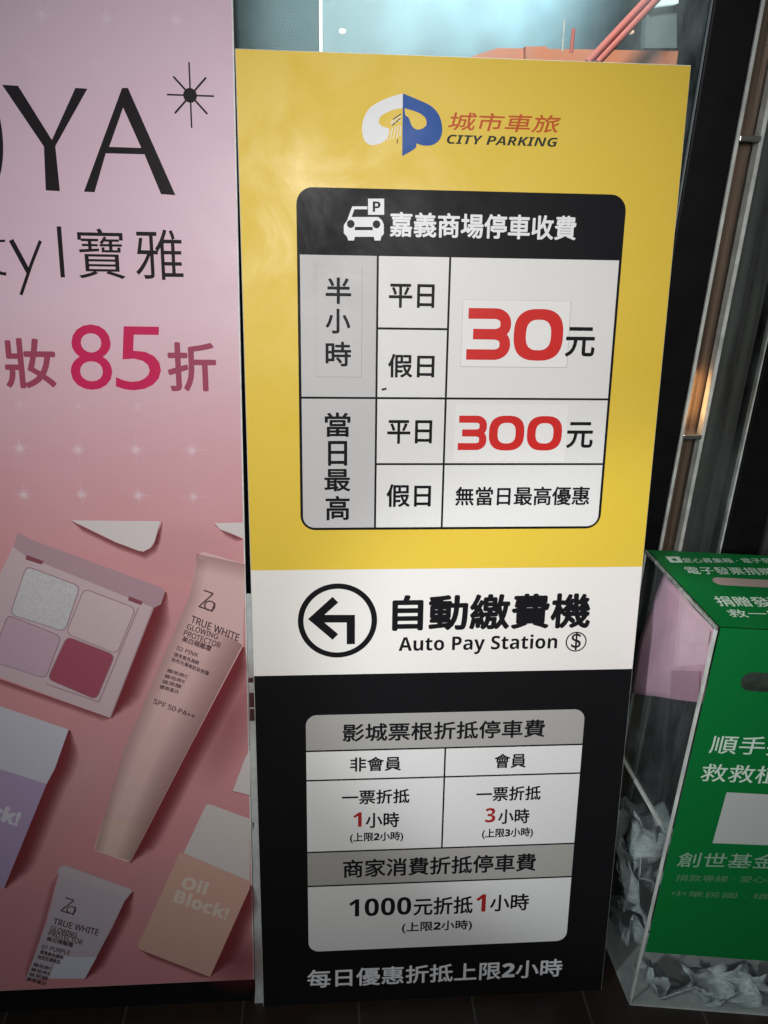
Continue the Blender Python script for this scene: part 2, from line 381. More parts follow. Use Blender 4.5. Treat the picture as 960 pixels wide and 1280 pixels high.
def bulb(px, py, plane, rx, rz, m, label, group=None):
    c = plane.hit(px, py); V = []; F = []; n, k = 16, 8
    for j in range(k+1):
        ph = math.pi*j/k
        for i in range(n):
            th = 2*math.pi*i/n; V.append(c+Vector((rx*math.sin(ph)*math.cos(th), rx*math.sin(ph)*math.sin(th), rz*math.cos(ph))))
    for j in range(k):
        for i in range(n): F.append((j*n+i, (j+1)*n+i, (j+1)*n+(i+1) % n, j*n+(i+1) % n))
    return tag(mesh_obj('ceiling_lamp', V, F, m, smooth=True, origin=c), label, 'lamp', group)
warm = emit('warm_lamp', (1.0, 0.80, 0.58), 1.0)
bulb(428, 39, ywall(2.6), 0.014, 0.009, warm, 'small warm lamp behind the glass near the glass joint')
bulb(788, 40, ywall(2.6), 0.015, 0.008, emit('peach_lamp', (1.0, 0.62, 0.45), 1.0), 'small peach lamp below the slanting red rails')
v = thing('ceiling_light_panel', ywall(2.8).hit(830, -6), 'bright white light panel high behind the glass over the red rails', 'lamp')
slab('diffuser', ywall(2.8), [(812, 9), (814, -40), (850, -40), (848, 4)], 0.05, emit('white_lamp', (0.85, 0.97, 0.95), 0.8), v)
slab('hanger_box', ywall(2.85), [(806, 60), (808, 11), (846, 8), (846, 60)], 0.05, mat('pale_hall_column', (0.20, 0.26, 0.26), 0.5, mottle=0.3, mscale=4), v)

# ------------------------------------------------------------------ parking sign
sg = thing('parking_sign', (0.3, 0.0, 0.0), 'tall leaning sign board with yellow, white and black bands and parking prices', 'sign')
def slab_uv(name, plane, u0, v0, u1, v1, f0, f1, m, parent):
    V = [plane.p(a, b, f) for f in (f0, f1) for a, b in rect(u0, v0, u1, v1)]
    F = [(3, 2, 1, 0), (4, 5, 6, 7), (0, 1, 5, 4), (1, 2, 6, 5), (2, 3, 7, 6), (3, 0, 4, 7)]
    return mesh_obj(name, V, F, m, parent)
bevel(slab_uv('board', SIGN, 0, 0, SW, SH, -0.010, 0.0, M['foam'], sg), 0.0006, 1)
VB1, VB2 = 0.795, 0.6238
e = 0.0008
L1, L2, L3, L4, L5 = 0.0003, 0.0006, 0.0009, 0.0012, 0.0016
yp = flat('yellow_panel', SIGN, [[rect(e, VB1, SW-e, SH-e)]], L1, M['yellow'], sg)
wb = flat('white_band', SIGN, [[rect(e, VB2, SW-e, VB1)]], L1, M['white'], sg)
bp = flat('black_panel', SIGN, [[rect(e, e, SW-e, VB2)]], L1, M['black'], sg)
# pale plastic strip along the left edge behind the board, with dark slots
lf = [(301.5, 446), (306.5, 700), (308.2, 770), (310.5, 860), (313.5, 1000), (316.5, 1120), (319.5, 1250)]
back = SIGN.shift(-0.0065)
stp = upx(back, [(307.8, 742), (310.5, 860), (313.8, 1000), (316.8, 1120), (319.2, 1236), (316.8, 1278), (334, 1278), (334, 742)])
st = flat('edge_strip', back, [[stp]], 0, M['strip'], sg)
for q in ([(310.5, 847), (317, 847), (317, 853), (310.5, 853)], [(311.5, 866), (319, 866), (319, 884), (311.5, 884)], [(312, 886), (319, 886), (319, 901), (312, 901)], [(315.6, 1028), (317.6, 1028), (317, 1036), (315.8, 1036)]): flat('slot', back, [[upx(back, q)]], 0.0004, M['rubber'], st)

# logo
lg = flat('logo_panel', SIGN, [[smooth(upx(SIGN, [(430+x/3.2, 80+y/3.2) for x, y in
    [(234.5,118),(190,131),(140,152),(104,176),(80,214),(72,255),(76,290),(88,314),(112,325),(150,316),(168,300),(180,258),(152,250),(138,234),(146,210),(190,186),(234.5,176)]]))],], L2, M['logowhite'], sg)
flat('blue_emblem', SIGN, [[smooth(upx(SIGN, [(430+x/3.2, 80+y/3.2) for x, y in
    [(235.5,118),(300,145),(350,170),(380,205),(392,250),(390,285),(376,310),(350,325),(315,326),(290,318),(286,336),(240,365),(232.5,369)]])),
    smooth(upx(SIGN, [(430+x/3.2, 80+y/3.2) for x, y in [(242,177),(285,190),(312,203),(328,222),(330,244),(315,258),(290,262),(272,248),(258,215),(246,205)]]))]], L2, M['blue'], lg)
flat('emblem_streaks', SIGN, [[stroke(upx(SIGN, [(430+a/3.2, 80+b/3.2), (430+c/3.2, 80+d/3.2)]), 0.0011)] for a, b, c, d in
    ((188,232,228,208),(186,240,228,224),(182,262,170,305),(194,255,184,300),(206,250,198,300),(217,246,212,296),(226,244,224,290))], L2, M['logowhite'], lg)
flat('emblem_streaks', SIGN, [[stroke(upx(SIGN, [(430+a/3.2, 80+b/3.2), (430+c/3.2, 80+d/3.2)]), 0.0012)] for a, b, c, d in
    ((196,222,228,200),(192,246,226,218),(213,300,213,318))], L2, M['darkgreen'], lg)
def slanttext(body, x0, x1, lt, lb, rt, rb, m, italic, bold=0, offset=0):
    a, b = SIGN.uv(x0, (lt+lb)/2), SIGN.uv(x1, (rt+rb)/2); h = abs(SIGN.uv((x0+x1)/2, (lt+rt)/2)[1]-SIGN.uv((x0+x1)/2, (lb+rb)/2)[1])
    v = (a[1]+b[1])/2; s = italic*h
    text_affine('lettering', SIGN, body, (a[0], v-h/2), (b[0]-s, v-h/2), (a[0]+s, v+h/2), L2, m, lg, bold, offset, px=False)
slanttext('城市車旅', 559, 702, 140, 163.5, 144, 166, M['orange'], 0.25, 0.012)
slanttext(heavy_italic('CITY PARKING'), 558.5, 697, 169, 180.5, 171.5, 183, M['darkgreen'], 0.0, 0, 0)

# price table
U0, U1, V1, V0 = 0.0753, 0.5270, 1.3310, 0.8567
pt = flat('price_table', SIGN, [[rrect(U0, V0, U1, V1, 0.022)]], L2, M['ink'], sg)
hy = SIGN.uv(471, 320)[1]; my = SIGN.uv(558, 498)[1]; my2 = SIGN.uv(650, 580)[1]; q1 = SIGN.uv(515, 411)[1]
xa = (SIGN.uv(471, 330)[0]+SIGN.uv(470, 640)[0])/2; xb = (SIGN.uv(561.5, 330)[0]+SIGN.uv(553.5, 640)[0])/2
w = 0.0030; ib = 0.0038
flat('grey_cell', SIGN, [[rect(U0+ib, my+w/2, xa-w/2, hy)], [rrect(U0+ib, V0+ib, xa-w/2, my-w/2, 0.017, corners=(0, 0, 0, 1))]], L3, M['cellgrey'], pt)
flat('white_cell', SIGN, [[rect(xa+w/2, q1+w/2, xb-w/2, hy)], [rect(xa+w/2, my+w/2, xb-w/2, q1-w/2)], [rect(xb+w/2, my+w/2, U1-ib, hy)],
    [rect(xa+w/2, my2+w/2, xb-w/2, my-w/2)], [rect(xa+w/2, V0+ib, xb-w/2, my2-w/2)], [rect(xb+w/2, my2+w/2, U1-ib, my-w/2)],
    [rrect(xb+w/2, V0+ib, U1-ib, my2-w/2, 0.017, corners=(1, 0, 0, 0))]], L3, M['cell'], pt)
def sticker(x0, y0, x1, y1):
    a = SIGN.uv((x0+x1)/2, (y0+y1)/2); w_ = math.dist(SIGN.uv(x0, (y0+y1)/2), SIGN.uv(x1, (y0+y1)/2))/2; h_ = abs(SIGN.uv((x0+x1)/2, y0)[1]-SIGN.uv((x0+x1)/2, y1)[1])/2
    o = slab_uv('price_sticker', SIGN, a[0]-w_, a[1]-h_, a[0]+w_, a[1]+h_, L3+.0001, L4, M['sticker'], pt)
    g = 0.0007; flat('cut_edge', SIGN, [[rect(a[0]-w_-g*.5, a[1]-h_-g, a[0]+w_+g, a[1]+h_+g*.4)]], L3+.00005, M['stickershade'], o)  # grey outline paints the shading of the sticker's thickness
    return o
s1 = sticker(577.5, 376, 711, 459); s2 = sticker(569, 506, 708, 576)
s3 = sticker(395, 333, 452, 472); s3.data.materials[0] = M['cellgrey']
T = lambda b, x0, y0, x1, y1, m=M['ink'], par=None, bold=0.014, off=0.0, it=0.0, L=L5, nm='lettering': text_box(SIGN, b, x0, y0, x1, y1, L, m, par, bold, off, it, nm)
for ch, x0, y0, x1, y1 in (('半', 407, 347, 439, 380), ('小', 407, 386, 438, 417), ('時', 407, 427, 439, 458)): T(ch, x0, y0, x1, y1, par=pt, bold=0.02)
for ch, x0, y0, x1, y1 in (('當', 406, 515.5, 438, 546), ('日', 410, 551, 434, 582), ('最', 405.5, 586, 438, 614), ('高', 407, 619.5, 437, 650)): T(ch, x0, y0, x1, y1, par=pt, bold=0.02)
T('平日', 486, 355, 543, 385, par=pt, bold=0.02); T('假日', 485, 442.5, 543, 472, par=pt, bold=0.02)
T('平日', 484, 525, 540, 554.5, par=pt, bold=0.02); T('假日', 483, 605, 538.5, 633.5, par=pt, bold=0.02)
T('元', 706.5, 409, 743.5, 446, par=pt, bold=0.02); T('元', 708, 527.5, 741, 560, par=pt, bold=0.02)
T('無當日最高優惠', 569.5, 608, 737, 631.5, par=pt, bold=0.018)
flat('scuff', SIGN, [[stroke(upx(SIGN, [(477, 487), (483, 485.6)]), 0.003)]], L5, M['darkgreen'], pt)
def superring(cx, cy, rx, ry, tx, ty, p=2.7, n=56):
    def se(a, b): return [(cx+a*math.copysign(abs(math.cos(t))**(2/p), math.cos(t)), cy+b*math.copysign(abs(math.sin(t))**(2/p), math.sin(t))) for t in (2*math.pi*i/n for i in range(n))]
    return [se(rx, ry), se(rx-tx, ry-ty)]
def three(u0, v0, u1, v1):
    """squared sporty 3: three bars that turn into a rounded right side"""
    W_, H_ = u1-u0, v1-v0; t = H_*0.205
    r = W_*0.36
    def lobe(vb, vt, ub, lb):
        # open-left ring: outer right side rounded
        o = [(ub, vb), (u1-r, vb)]+[(u1-r+r*math.cos(a), vb+r*0.9+r*0.9*math.sin(a)) for a in (math.radians(-90+90*i/8) for i in range(1, 9))]
        o += [(u1-r+r*math.cos(a), vt-r*0.9+r*0.9*math.sin(a)) for a in (math.radians(90*i/8) for i in range(0, 9))]+[(lb, vt), (lb, vt-t)]
        ri = r-t*0.95; k = 0.55
        o += [(u1-t*1.05-ri+ri*math.cos(a), vt-t-ri*k+ri*k*math.sin(a)) for a in (math.radians(90-90*i/8) for i in range(0, 9))]
        o += [(u1-t*1.05-ri+ri*math.cos(a), vb+t+ri*k+ri*k*math.sin(a)) for a in (math.radians(-90*i/8) for i in range(0, 9))]+[(ub, vb+t)]
        return o
    mid = v0+H_*0.5
    return [[lobe(v0, mid+t*0.5, u0, u0+W_*0.14)], [lobe(mid-t*0.5, v1, u0+W_*0.14, u0+W_*0.02)]]
def pbox(x0, y0, x1, y1):
    xm, ym = (x0+x1)/2, (y0+y1)/2; c = SIGN.uv(xm, ym); w_ = math.dist(SIGN.uv(x0, ym), SIGN.uv(x1, ym))/2; h_ = abs(SIGN.uv(xm, y0)[1]-SIGN.uv(xm, y1)[1])/2
    return c[0]-w_, c[1]-h_, c[0]+w_, c[1]+h_
def zero(b): return [superring((b[0]+b[2])/2, (b[1]+b[3])/2, (b[2]-b[0])/2, (b[3]-b[1])/2, (b[2]-b[0])*0.245, (b[3]-b[1])*0.205)]
flat('price_figure', SIGN, three(*pbox(583.5, 385.5, 638, 450))+zero(pbox(642, 386.5, 703.5, 451)), L5, M['red'], s1)
flat('price_figure', SIGN, three(*pbox(572.5, 519.5, 608, 562.5))+zero(pbox(611, 519.5, 655, 563))+zero(pbox(658.5, 520, 702, 563)), L5, M['red'], s2)

# header: car pictogram and heading
def cpx(pts): return upx(SIGN, [(350+x/2.182, 220+y/2.182) for x, y in pts])
def ctr(x, y): return SIGN.uv(350+x/2.182, 220+y/2.182)
k = 1/2.182*0.00127
cb = flat('car_pictogram', SIGN, [
    [cpx([(184,120),(192,112),(268,112),(278,121),(283,132),(283,158),(276,166),(274,176),(258,176),(256,166),(204,166),(202,176),(186,176),(183,166),(174,156),(174,134)]),
     ellipse(*ctr(193, 131), 0.0052, 0.0052, 16), ellipse(*ctr(263, 132), 0.0052, 0.0052, 16), cpx([(204,139),(253,139),(253,148),(204,148)])],
    [cpx([(184,118),(197,83),(238,83),(238,91),(203,91),(193,118)])],
    [cpx([(240,62),(284,62),(284,106),(240,106)])]], L3, M['logowhite'], pt)
text_box(SIGN, heavy('P'), 350+253/2.182, 220+70/2.182, 350+274/2.182, 220+98/2.182, L4, M['ink'], cb)
T('嘉義商場停車收費', 488, 267.5, 721, 298.5, M['logowhite'], pt, bold=0.024)

# white band
c = SIGN.uv(422, 776); R_ = math.dist(SIGN.uv(372.5, 776), SIGN.uv(471.5, 776))/2; t = 0.0085
ar = flat('arrow_emblem', SIGN, [[ellipse(c[0], c[1], R_, R_, 72), ellipse(c[0], c[1], R_-t, R_-t, 72)],
    [stroke(upx(SIGN, [(418, 750.5), (392.5, 773.5), (418, 795)]), 0.0125, 0.002)], [stroke(upx(SIGN, [(394, 773.2), (438.5, 773.2), (438.5, 805)]), 0.0125)]], L2, M['ink'], wb)
T('自動繳費機', 491.5, 742.5, 739.5, 787, par=wb, bold=0.032, L=L2)
T(heavy('Auto Pay Station'), 499, 794, 697, 817.5, par=wb, bold=0, L=L2)
c = SIGN.uv(720, 802)
flat('coin_mark', SIGN, [[ellipse(c[0], c[1], 0.0168, 0.0168, 40), ellipse(c[0], c[1], 0.0148, 0.0148, 40)]], L2, M['ink'], wb)
T('$', 714, 791, 726, 812.5, par=wb, bold=0.0, off=0.004, L=L2)

# discount table
A0, A1, B1, B0 = 0.0794, 0.5275, 0.5553, 0.1105
dt = flat('discount_table', SIGN, [[rrect(A0, B0, A1, B1, 0.018)]], L2, M['ink'], sg)
y1 = (SIGN.uv(383, 937)[1]+SIGN.uv(724, 932)[1])/2; y2 = (SIGN.uv(384, 973.5)[1]+SIGN.uv(722, 968)[1])/2
y3 = (SIGN.uv(385, 1064.5)[1]+SIGN.uv(716, 1054.5)[1])/2; y4 = (SIGN.uv(385, 1106.5)[1]+SIGN.uv(713, 1096.5)[1])/2
xd = (SIGN.uv(556, 940)[0]+SIGN.uv(552.8, 1055)[0])/2; w = 0.0028
flat('grey_cell', SIGN, [[rrect(A0, y1+w/2, A1, B1, 0.018, corners=(0, 1, 1, 0))], [rect(A0, y4+w/2, A1, y3-w/2)]], L3, M['headgrey'], dt)
flat('white_cell', SIGN, [[rect(A0, y2+w/2, xd-w/2, y1-w/2)], [rect(xd+w/2, y2+w/2, A1, y1-w/2)], [rect(A0, y3+w/2, xd-w/2, y2-w/2)], [rect(xd+w/2, y3+w/2, A1, y2-w/2)],
    [rrect(A0, B0, A1, y4-w/2, 0.018, corners=(1, 0, 0, 1))]], L3, M['cell'], dt)
D = lambda b, x0, y0, x1, y1, m=M['ink'], bold=0.02, off=0.0: T(b, x0, y0, x1, y1, m, dt, bold, off, 0.0, L4)
D('影城票根折抵停車費', 429.5, 901.5, 682, 924); D('非會員', 437.5, 945.5, 501.5, 963.5); D('會員', 618, 941.5, 657.5, 959.5)
D('一票折抵', 427.5, 986.5, 512, 1004.5); D('一票折抵', 595.5, 982.5, 676, 1000.5)
D(heavy('1'), 441.5, 1015, 452, 1033, M['darkred'], 0); D('小時', 457, 1015, 499, 1034)
D(heavy('3'), 606.5, 1009.5, 619, 1027.5, M['darkred'], 0); D('小時', 622.5, 1010.5, 661.5, 1029)
D('(上限'+heavy('2')+'小時)', 437.5, 1039.5, 504, 1052.5); D('(上限'+heavy('3')+'小時)', 602.5, 1034.5, 666, 1047.5)
D('商家消費折抵停車費', 430, 1070, 670.5, 1092.5)
D(heavy('1000'), 436.5, 1122, 514, 1144, M['ink'], 0); D('元折抵', 517, 1120.5, 591, 1142.5); D(heavy('1'), 595, 1117.5, 607, 1139, M['darkred'], 0); D('小時', 612.5, 1117, 661, 1138)
D('(上限'+heavy('2')+'小時)', 502.5, 1150.5, 590, 1164.5)
T('每日優惠折抵上限'+heavy('2')+'小時', 386.5, 1205, 704, 1227.5, M['logowhite'], bp, bold=0.018, L=L2)

# ------------------------------------------------------------------ poster board
pb = thing('poster_board', (-0.25, 0.0, 0.0), 'pink cosmetics poster board with product photos, standing beside the yellow sign', 'poster')
def u_edge(v): # the right edge, followed from the photo
    return a_u+(b_u-a_u)*(v-a_v)/(b_v-a_v)
a_u, a_v = POST.uv(318.0, 1224); b_u, b_v = POST.uv(291.5, 20)
PV1 = 1.80; PV0 = a_v; PU0 = -0.62
def post_slab(name, outline, f0, f1, m, parent):
    n = len(outline); V = [POST.p(a, b, f0) for a, b in outline]+[POST.p(a, b, f1) for a, b in outline]
    F = [tuple(reversed(range(n))), tuple(range(n, 2*n))]+[(i, (i+1) % n, n+(i+1) % n, n+i) for i in range(n)]
    return mesh_obj(name, V, F, m, parent)
post_slab('board', [(PU0, PV0), (u_edge(PV0), PV0), (u_edge(PV1), PV1), (PU0, PV1)], -0.006, 0.0, M['foam'], pb)
def poster_print():
    m = printed('poster_print', (0.5, 0.3, 0.4), spec=0.32); nt = m.node_tree; b = nt.nodes['Principled BSDF']
    for l in list(b.inputs['Base Color'].links): nt.links.remove(l)
    tc = nt.nodes.new('ShaderNodeTexCoord'); sp = nt.nodes.new('ShaderNodeSeparateXYZ'); nt.links.new(tc.outputs['Object'], sp.inputs[0])
    cr = nt.nodes.new('ShaderNodeValToRGB'); mr = nt.nodes.new('ShaderNodeMapRange'); mr.inputs[1].default_value = 0.0; mr.inputs[2].default_value = 1.6
    n = nt.nodes.new('ShaderNodeTexNoise'); n.inputs['Scale'].default_value = 4; nt.links.new(tc.outputs['Object'], n.inputs[0])
    ad = nt.nodes.new('ShaderNodeMath'); ad.operation = 'MULTIPLY_ADD'; ad.inputs[1].default_value = 0.12; ad.inputs[2].default_value = -0.06
    nt.links.new(n.outputs['Fac'], ad.inputs[0]); a2 = nt.nodes.new('ShaderNodeMath'); nt.links.new(sp.outputs['Z'], a2.inputs[0]); nt.links.new(ad.outputs[0], a2.inputs[1])
    nt.links.new(a2.outputs[0], mr.inputs[0]); nt.links.new(mr.outputs[0], cr.inputs[0])
    el = cr.color_ramp.elements
    el[0].position = 0.0; el[0].color = (0.54, 0.225, 0.24, 1); el[1].position = 1.0; el[1].color = (0.56, 0.42, 0.51, 1)
    for p, c in ((0.50, (0.58, 0.275, 0.29, 1)), (0.60, (0.58, 0.33, 0.37, 1)), (0.72, (0.63, 0.45, 0.53, 1))):
        q = el.new(p); q.color = c
    mx = nt.nodes.new('ShaderNodeMix'); mx.data_type = 'RGBA'; mx.blend_type = 'OVERLAY'; mx.inputs[0].default_value = 0.06
    n2 = nt.nodes.new('ShaderNodeTexNoise'); n2.inputs['Scale'].default_value = 900; nt.links.new(tc.outputs['Object'], n2.inputs[0])
    nt.links.new(cr.outputs[0], mx.inputs[6]); nt.links.new(n2.outputs['Color'], mx.inputs[7]); nt.links.new(mx.outputs[2], b.inputs['Base Color'])
    return m
BW = 0.0018
pp = flat('printed_sheet', POST, [[[(PU0+.001, PV0+.0005), (u_edge(PV0)-BW, PV0+.0005), (u_edge(PV1)-BW, PV1-.001), (PU0+.001, PV1-.001)]]], 0.0003, poster_print(), pb)
v0f = 0.0
post_slab('base', [(PU0, 0.001), (u_edge(0)-0.004, 0.001), (u_edge(0)-0.004, PV0-0.001), (PU0, PV0-0.001)], -0.022, -0.008, M['matblack'], pb)
O1, O2, O3, O4 = 0.0005, 0.0007, 0.0009, 0.0012
PK = {}
def pm(name, c, **k):
    if name not in PK: PK[name] = printed(name, c, **k)
    return PK[name]
z3 = lambda pts: upx(POST, [(x/3, y/3) for x, y in pts])
charcoal = pm('charcoal_ink', (0.014, 0.011, 0.014), spec=0.08)
def polyobj(name, shapes, off, m, par): return flat(name, POST, shapes, off, m, par)
oc = POST.uv(-40, 168)
polyobj('headline_letter', [[ellipse(oc[0], oc[1], POST.uv(3.3, 168)[0]-oc[0], 0.083, 60), ellipse(oc[0]-0.004, oc[1], POST.uv(-14, 168)[0]-oc[0], 0.069, 60)]], O1, charcoal, pb)
polyobj('headline_letter', [[z3([(8,318),(68,322),(195,525),(283,330),(328,333),(208,548),(225,717),(172,714),(165,550)])]], O1, charcoal, pb)
polyobj('headline_letter', [[z3([(458,330),(480,330),(658,732),(604,728),(542,579),(397,575),(355,721),(315,719)]), z3([(462,403),(410,551),(530,555)])]], O1, charcoal, pb)
sc_ = POST.uv(713/3, 358/3)
polyobj('star_mark', [[ellipse(sc_[0], sc_[1], 0.0088, 0.0088, 24)]]+[[stroke(z3([a, b]), w_)] for a, b, w_ in (((709,233),(719,480),.0020), ((626,355),(803,361),.0020), ((650,287),(778,428),.0024), ((773,291),(656,425),.0024))], O1, charcoal, pb)
polyobj('tagline_letter', [[stroke(z3([(42,900),(108,1022)]), 0.0065)], [stroke(z3([(152,903),(118,990),(79,1106)]), 0.0042)]], O1, charcoal, pb)
polyobj('tagline_letter', [[stroke(z3([(-30,905),(20,903)]), 0.003)], [stroke(z3([(-12,860),(-14,1000),(0,1024),(24,1028)]), 0.0042)]], O1, charcoal, pb)
polyobj('divider_bar', [[stroke(z3([(221,849),(236,1040)]), 0.0058)]], O1, charcoal, pb)
text_box(POST, '寶', 97, 286, 155.5, 348.5, O1, charcoal, pb); text_box(POST, '雅', 169, 287, 228.5, 350, O1, charcoal, pb)
rose = pm('rose_ink', (0.30, 0.055, 0.10)); crim = pm('crimson_ink', (0.50, 0.014, 0.085))
text_box(POST, '妝', 5.5, 423, 70, 485.5, O1, rose, pb, bold=0.02); text_box(POST, '折', 209.5, 428, 270.5, 489.5, O1, rose, pb, bold=0.02)
text_box(POST, '8', 86, 406, 138, 487.5, O1, crim, pb, 0, 0.0, 0.05)
text_box(POST, '5', 142, 408.5, 198, 488, O1, crim, pb, 0, 0.0, 0.10)
# soft sparkles printed on the pink
def soft_mat(name, c):
    m = bpy.data.materials.new(name); m.use_nodes = True; nt = m.node_tree; b = nt.nodes['Principled BSDF']
    b.inputs['Base Color'].default_value = (*c, 1); b.inputs['Roughness'].default_value = 0.35
    at = nt.nodes.new('ShaderNodeAttribute'); at.attribute_name = 'soft'
    nt.links.new(at.outputs['Fac'], b.inputs['Alpha']); return m
def soft_geo(name, tris, off, m, par, plane=POST):
    """tris: faces as lists of (u, v, strength); ink that thins out towards strength 0"""
    V, F, A = [], [], []
    for k, fc in enumerate(tris):
        n = len(V)
        a = sum(fc[i][0]*fc[(i+1) % len(fc)][1]-fc[(i+1) % len(fc)][0]*fc[i][1] for i in range(len(fc)))
        if a < 0: fc = fc[::-1]
        for u, v, s in fc: V.append(plane.p(u, v, off+k*0.000004)); A.append(s)
        F.append(tuple(range(n, n+len(fc))))
    o = mesh_obj(name, V, F, m, par)
    at = o.data.attributes.new('soft', 'FLOAT', 'POINT')
    for i, s in enumerate(A): at.data[i].value = s
    return o
spark = soft_mat('sparkle_ink', (0.95, 0.84, 0.90))
for x, y, s in ((25,560,1),(98,562,1),(170,562,1),(240,563,1),(30,618,1),(102,618,1),(173,619,1),(242,621,.8),(52,18,.7),(133,23,.7),(220,25,.7),(40,75,.25),(120,80,.25),(25,505,.35),(98,507,.35),(172,508,.35)):
    u, v = POST.uv(x, y); tr = []
    for i in range(8):
        a = i*math.pi/4; L = (0.030 if i % 2 == 0 else 0.018); wd = 0.0016
        tr.append([(u-wd*math.sin(a), v+wd*math.cos(a), .22*s), (u+wd*math.sin(a), v-wd*math.cos(a), .22*s), (u+L*math.cos(a), v+L*math.sin(a), 0)])
    for i in range(12):
        a, b = 2*math.pi*i/12, 2*math.pi*(i+1)/12; r = 0.009
        tr.append([(u, v, .4*s), (u+r*math.cos(a), v+r*math.sin(a), 0), (u+r*math.cos(b), v+r*math.sin(b), 0)])
    soft_geo('sparkle', tr, O1, spark, pb)

# product photo printed on the lower half
A3 = lambda pts: [(x/2.909, 640+y/2.909) for x, y in pts]
A4 = lambda pts: [(x/2.824, 940+y/2.824) for x, y in pts]
def clip_left(pts): return pts
shade = soft_mat('printed_dark_red', (0.20, 0.028, 0.035))
def shadow_strip(pts, dx, dy, s=0.85, par=pb, off=O1):
    """printed soft shadow along an edge, fading towards (dx, dy) photo pixels"""
    d = [pts[0]]
    for a, b in zip(pts, pts[1:]):
        m_ = max(1, int(math.dist(a, b)/12)); d += [(a[0]+(b[0]-a[0])*k/m_, a[1]+(b[1]-a[1])*k/m_) for k in range(1, m_+1)]
    n_ = len(d)-1; tp_ = [min(1.0, 0.12+2.2*min(i, n_-i)*12/max(abs(dx)+abs(dy), 1)/2.2) for i in range(n_+1)]; pts = d
    P = [POST.uv(*q) for q in pts]; Q = [POST.uv(q[0]+dx*t, q[1]+dy*t) for q, t in zip(pts, tp_)]; H = [POST.uv(q[0]+dx*.45*t, q[1]+dy*.45*t) for q, t in zip(pts, tp_)]
    tr = []
    for i in range(len(P)-1):
        tr.append([(*P[i], s), (*P[i+1], s), (*H[i+1], s*.7), (*H[i], s*.7)]); tr.append([(*H[i], s*.7), (*H[i+1], s*.7), (*Q[i+1], 0), (*Q[i], 0)])
    return soft_geo('printed_shadow', tr, off, shade, par)
light = soft_mat('printed_pale_pink', (0.72, 0.44, 0.47))
def blotch(x, y, rx, ry, ang, m, s, name='printed_tone'):
    c = POST.uv(x, y); k = 0.00125; ca, sa = math.cos(ang), math.sin(ang); tr = []
    f = lambda a, q: (c[0]+k*q*(rx*math.cos(a)*ca-ry*math.sin(a)*sa), c[1]+k*q*(rx*math.cos(a)*sa+ry*math.sin(a)*ca))
    for i in range(20):
        a, b = 2*math.pi*i/20, 2*math.pi*(i+1)/20
        tr.append([(*c, s), (*f(a, .5), s*.6), (*f(b, .5), s*.6)]); tr.append([(*f(a, .5), s*.6), (*f(a, 1), 0), (*f(b, 1), 0), (*f(b, .5), s*.6)])
    return soft_geo(name, tr, 0.0004, m, pb)
blotch(230, 690, 70, 40, 0, light, .35); blotch(200, 830, 50, 110, -0.4, light, .3); blotch(110, 960, 60, 130, -0.5, light, .45)
blotch(60, 1150, 110, 60, 0, light, .2); blotch(200, 1120, 60, 70, 0, light, .25)
blotch(300, 1200, 60, 60, 0, shade, .5); blotch(290, 900, 40, 110, -0.4, shade, .35)
def product(name, px, m, off=O2, par=pb, round_=0): return polyobj(name, [[upx(POST, q)] for q in px], off, m, par)
pal = pm('palette_print', (0.52, 0.40, 0.43)); lid = pm('palette_lid_print', (0.40, 0.26, 0.30)); pale = pm('pale_item_print', (0.60, 0.55, 0.55))
shadow_strip(A3([(260,32),(420,110),(520,145),(560,120),(590,34)]), 4, 10, .7); shadow_strip(A3([(575,40),(556,105),(535,132)]), 12, 6, .7)
product('product_picture', [A3([(260,30),(583,33),(570,80),(562,108),(548,130),(525,142),(505,141),(420,108)])], pale)
shadow_strip(A3([(780,45),(882,98)]), 3, 10, .7)
product('product_picture', [A3([(780,40),(884,38),(884,95),(800,62)])], pale)
# palette
shadow_strip(A3([(600,290),(560,350),(400,748)]), 26, 10, .95); shadow_strip(A3([(400,748),(0,607),(-120,560)]), 2, 9, .55)
pal_o = product('palette_picture', [A3([(48,125),(562,338),(402,748),(-150,545)])], pal)
polyobj('lid_picture', [[upx(POST, A3([(65,73),(110,98),(590,275),(600,292),(585,335),(560,348),(95,160),(50,128)]))]], O3, lid, pal_o)
for q in ([(97,155),(160,178),(152,190),(94,172)], [(470,305),(520,325),(514,338),(466,320)]): polyobj('hinge_picture', [[upx(POST, A3(q))]], O4, pm('hinge_ink', (0.22, 0.07, 0.09)), pal_o)
def rquad(pts, r):
    """corner-rounded outline of a photo-pixel quad"""
    P = [Vector(p) for p in pts]; out = []
    for i, p in enumerate(P):
        a = p+(P[i-1]-p).normalized()*r; b = p+(P[(i+1) % len(P)]-p).normalized()*r
        for t in (0, .25, .5, .75, 1): out.append(tuple(a*(1-t)**2+p*2*t*(1-t)+b*t*t))
    return out
rim = pm('pan_rim_print', (0.30, 0.19, 0.22))
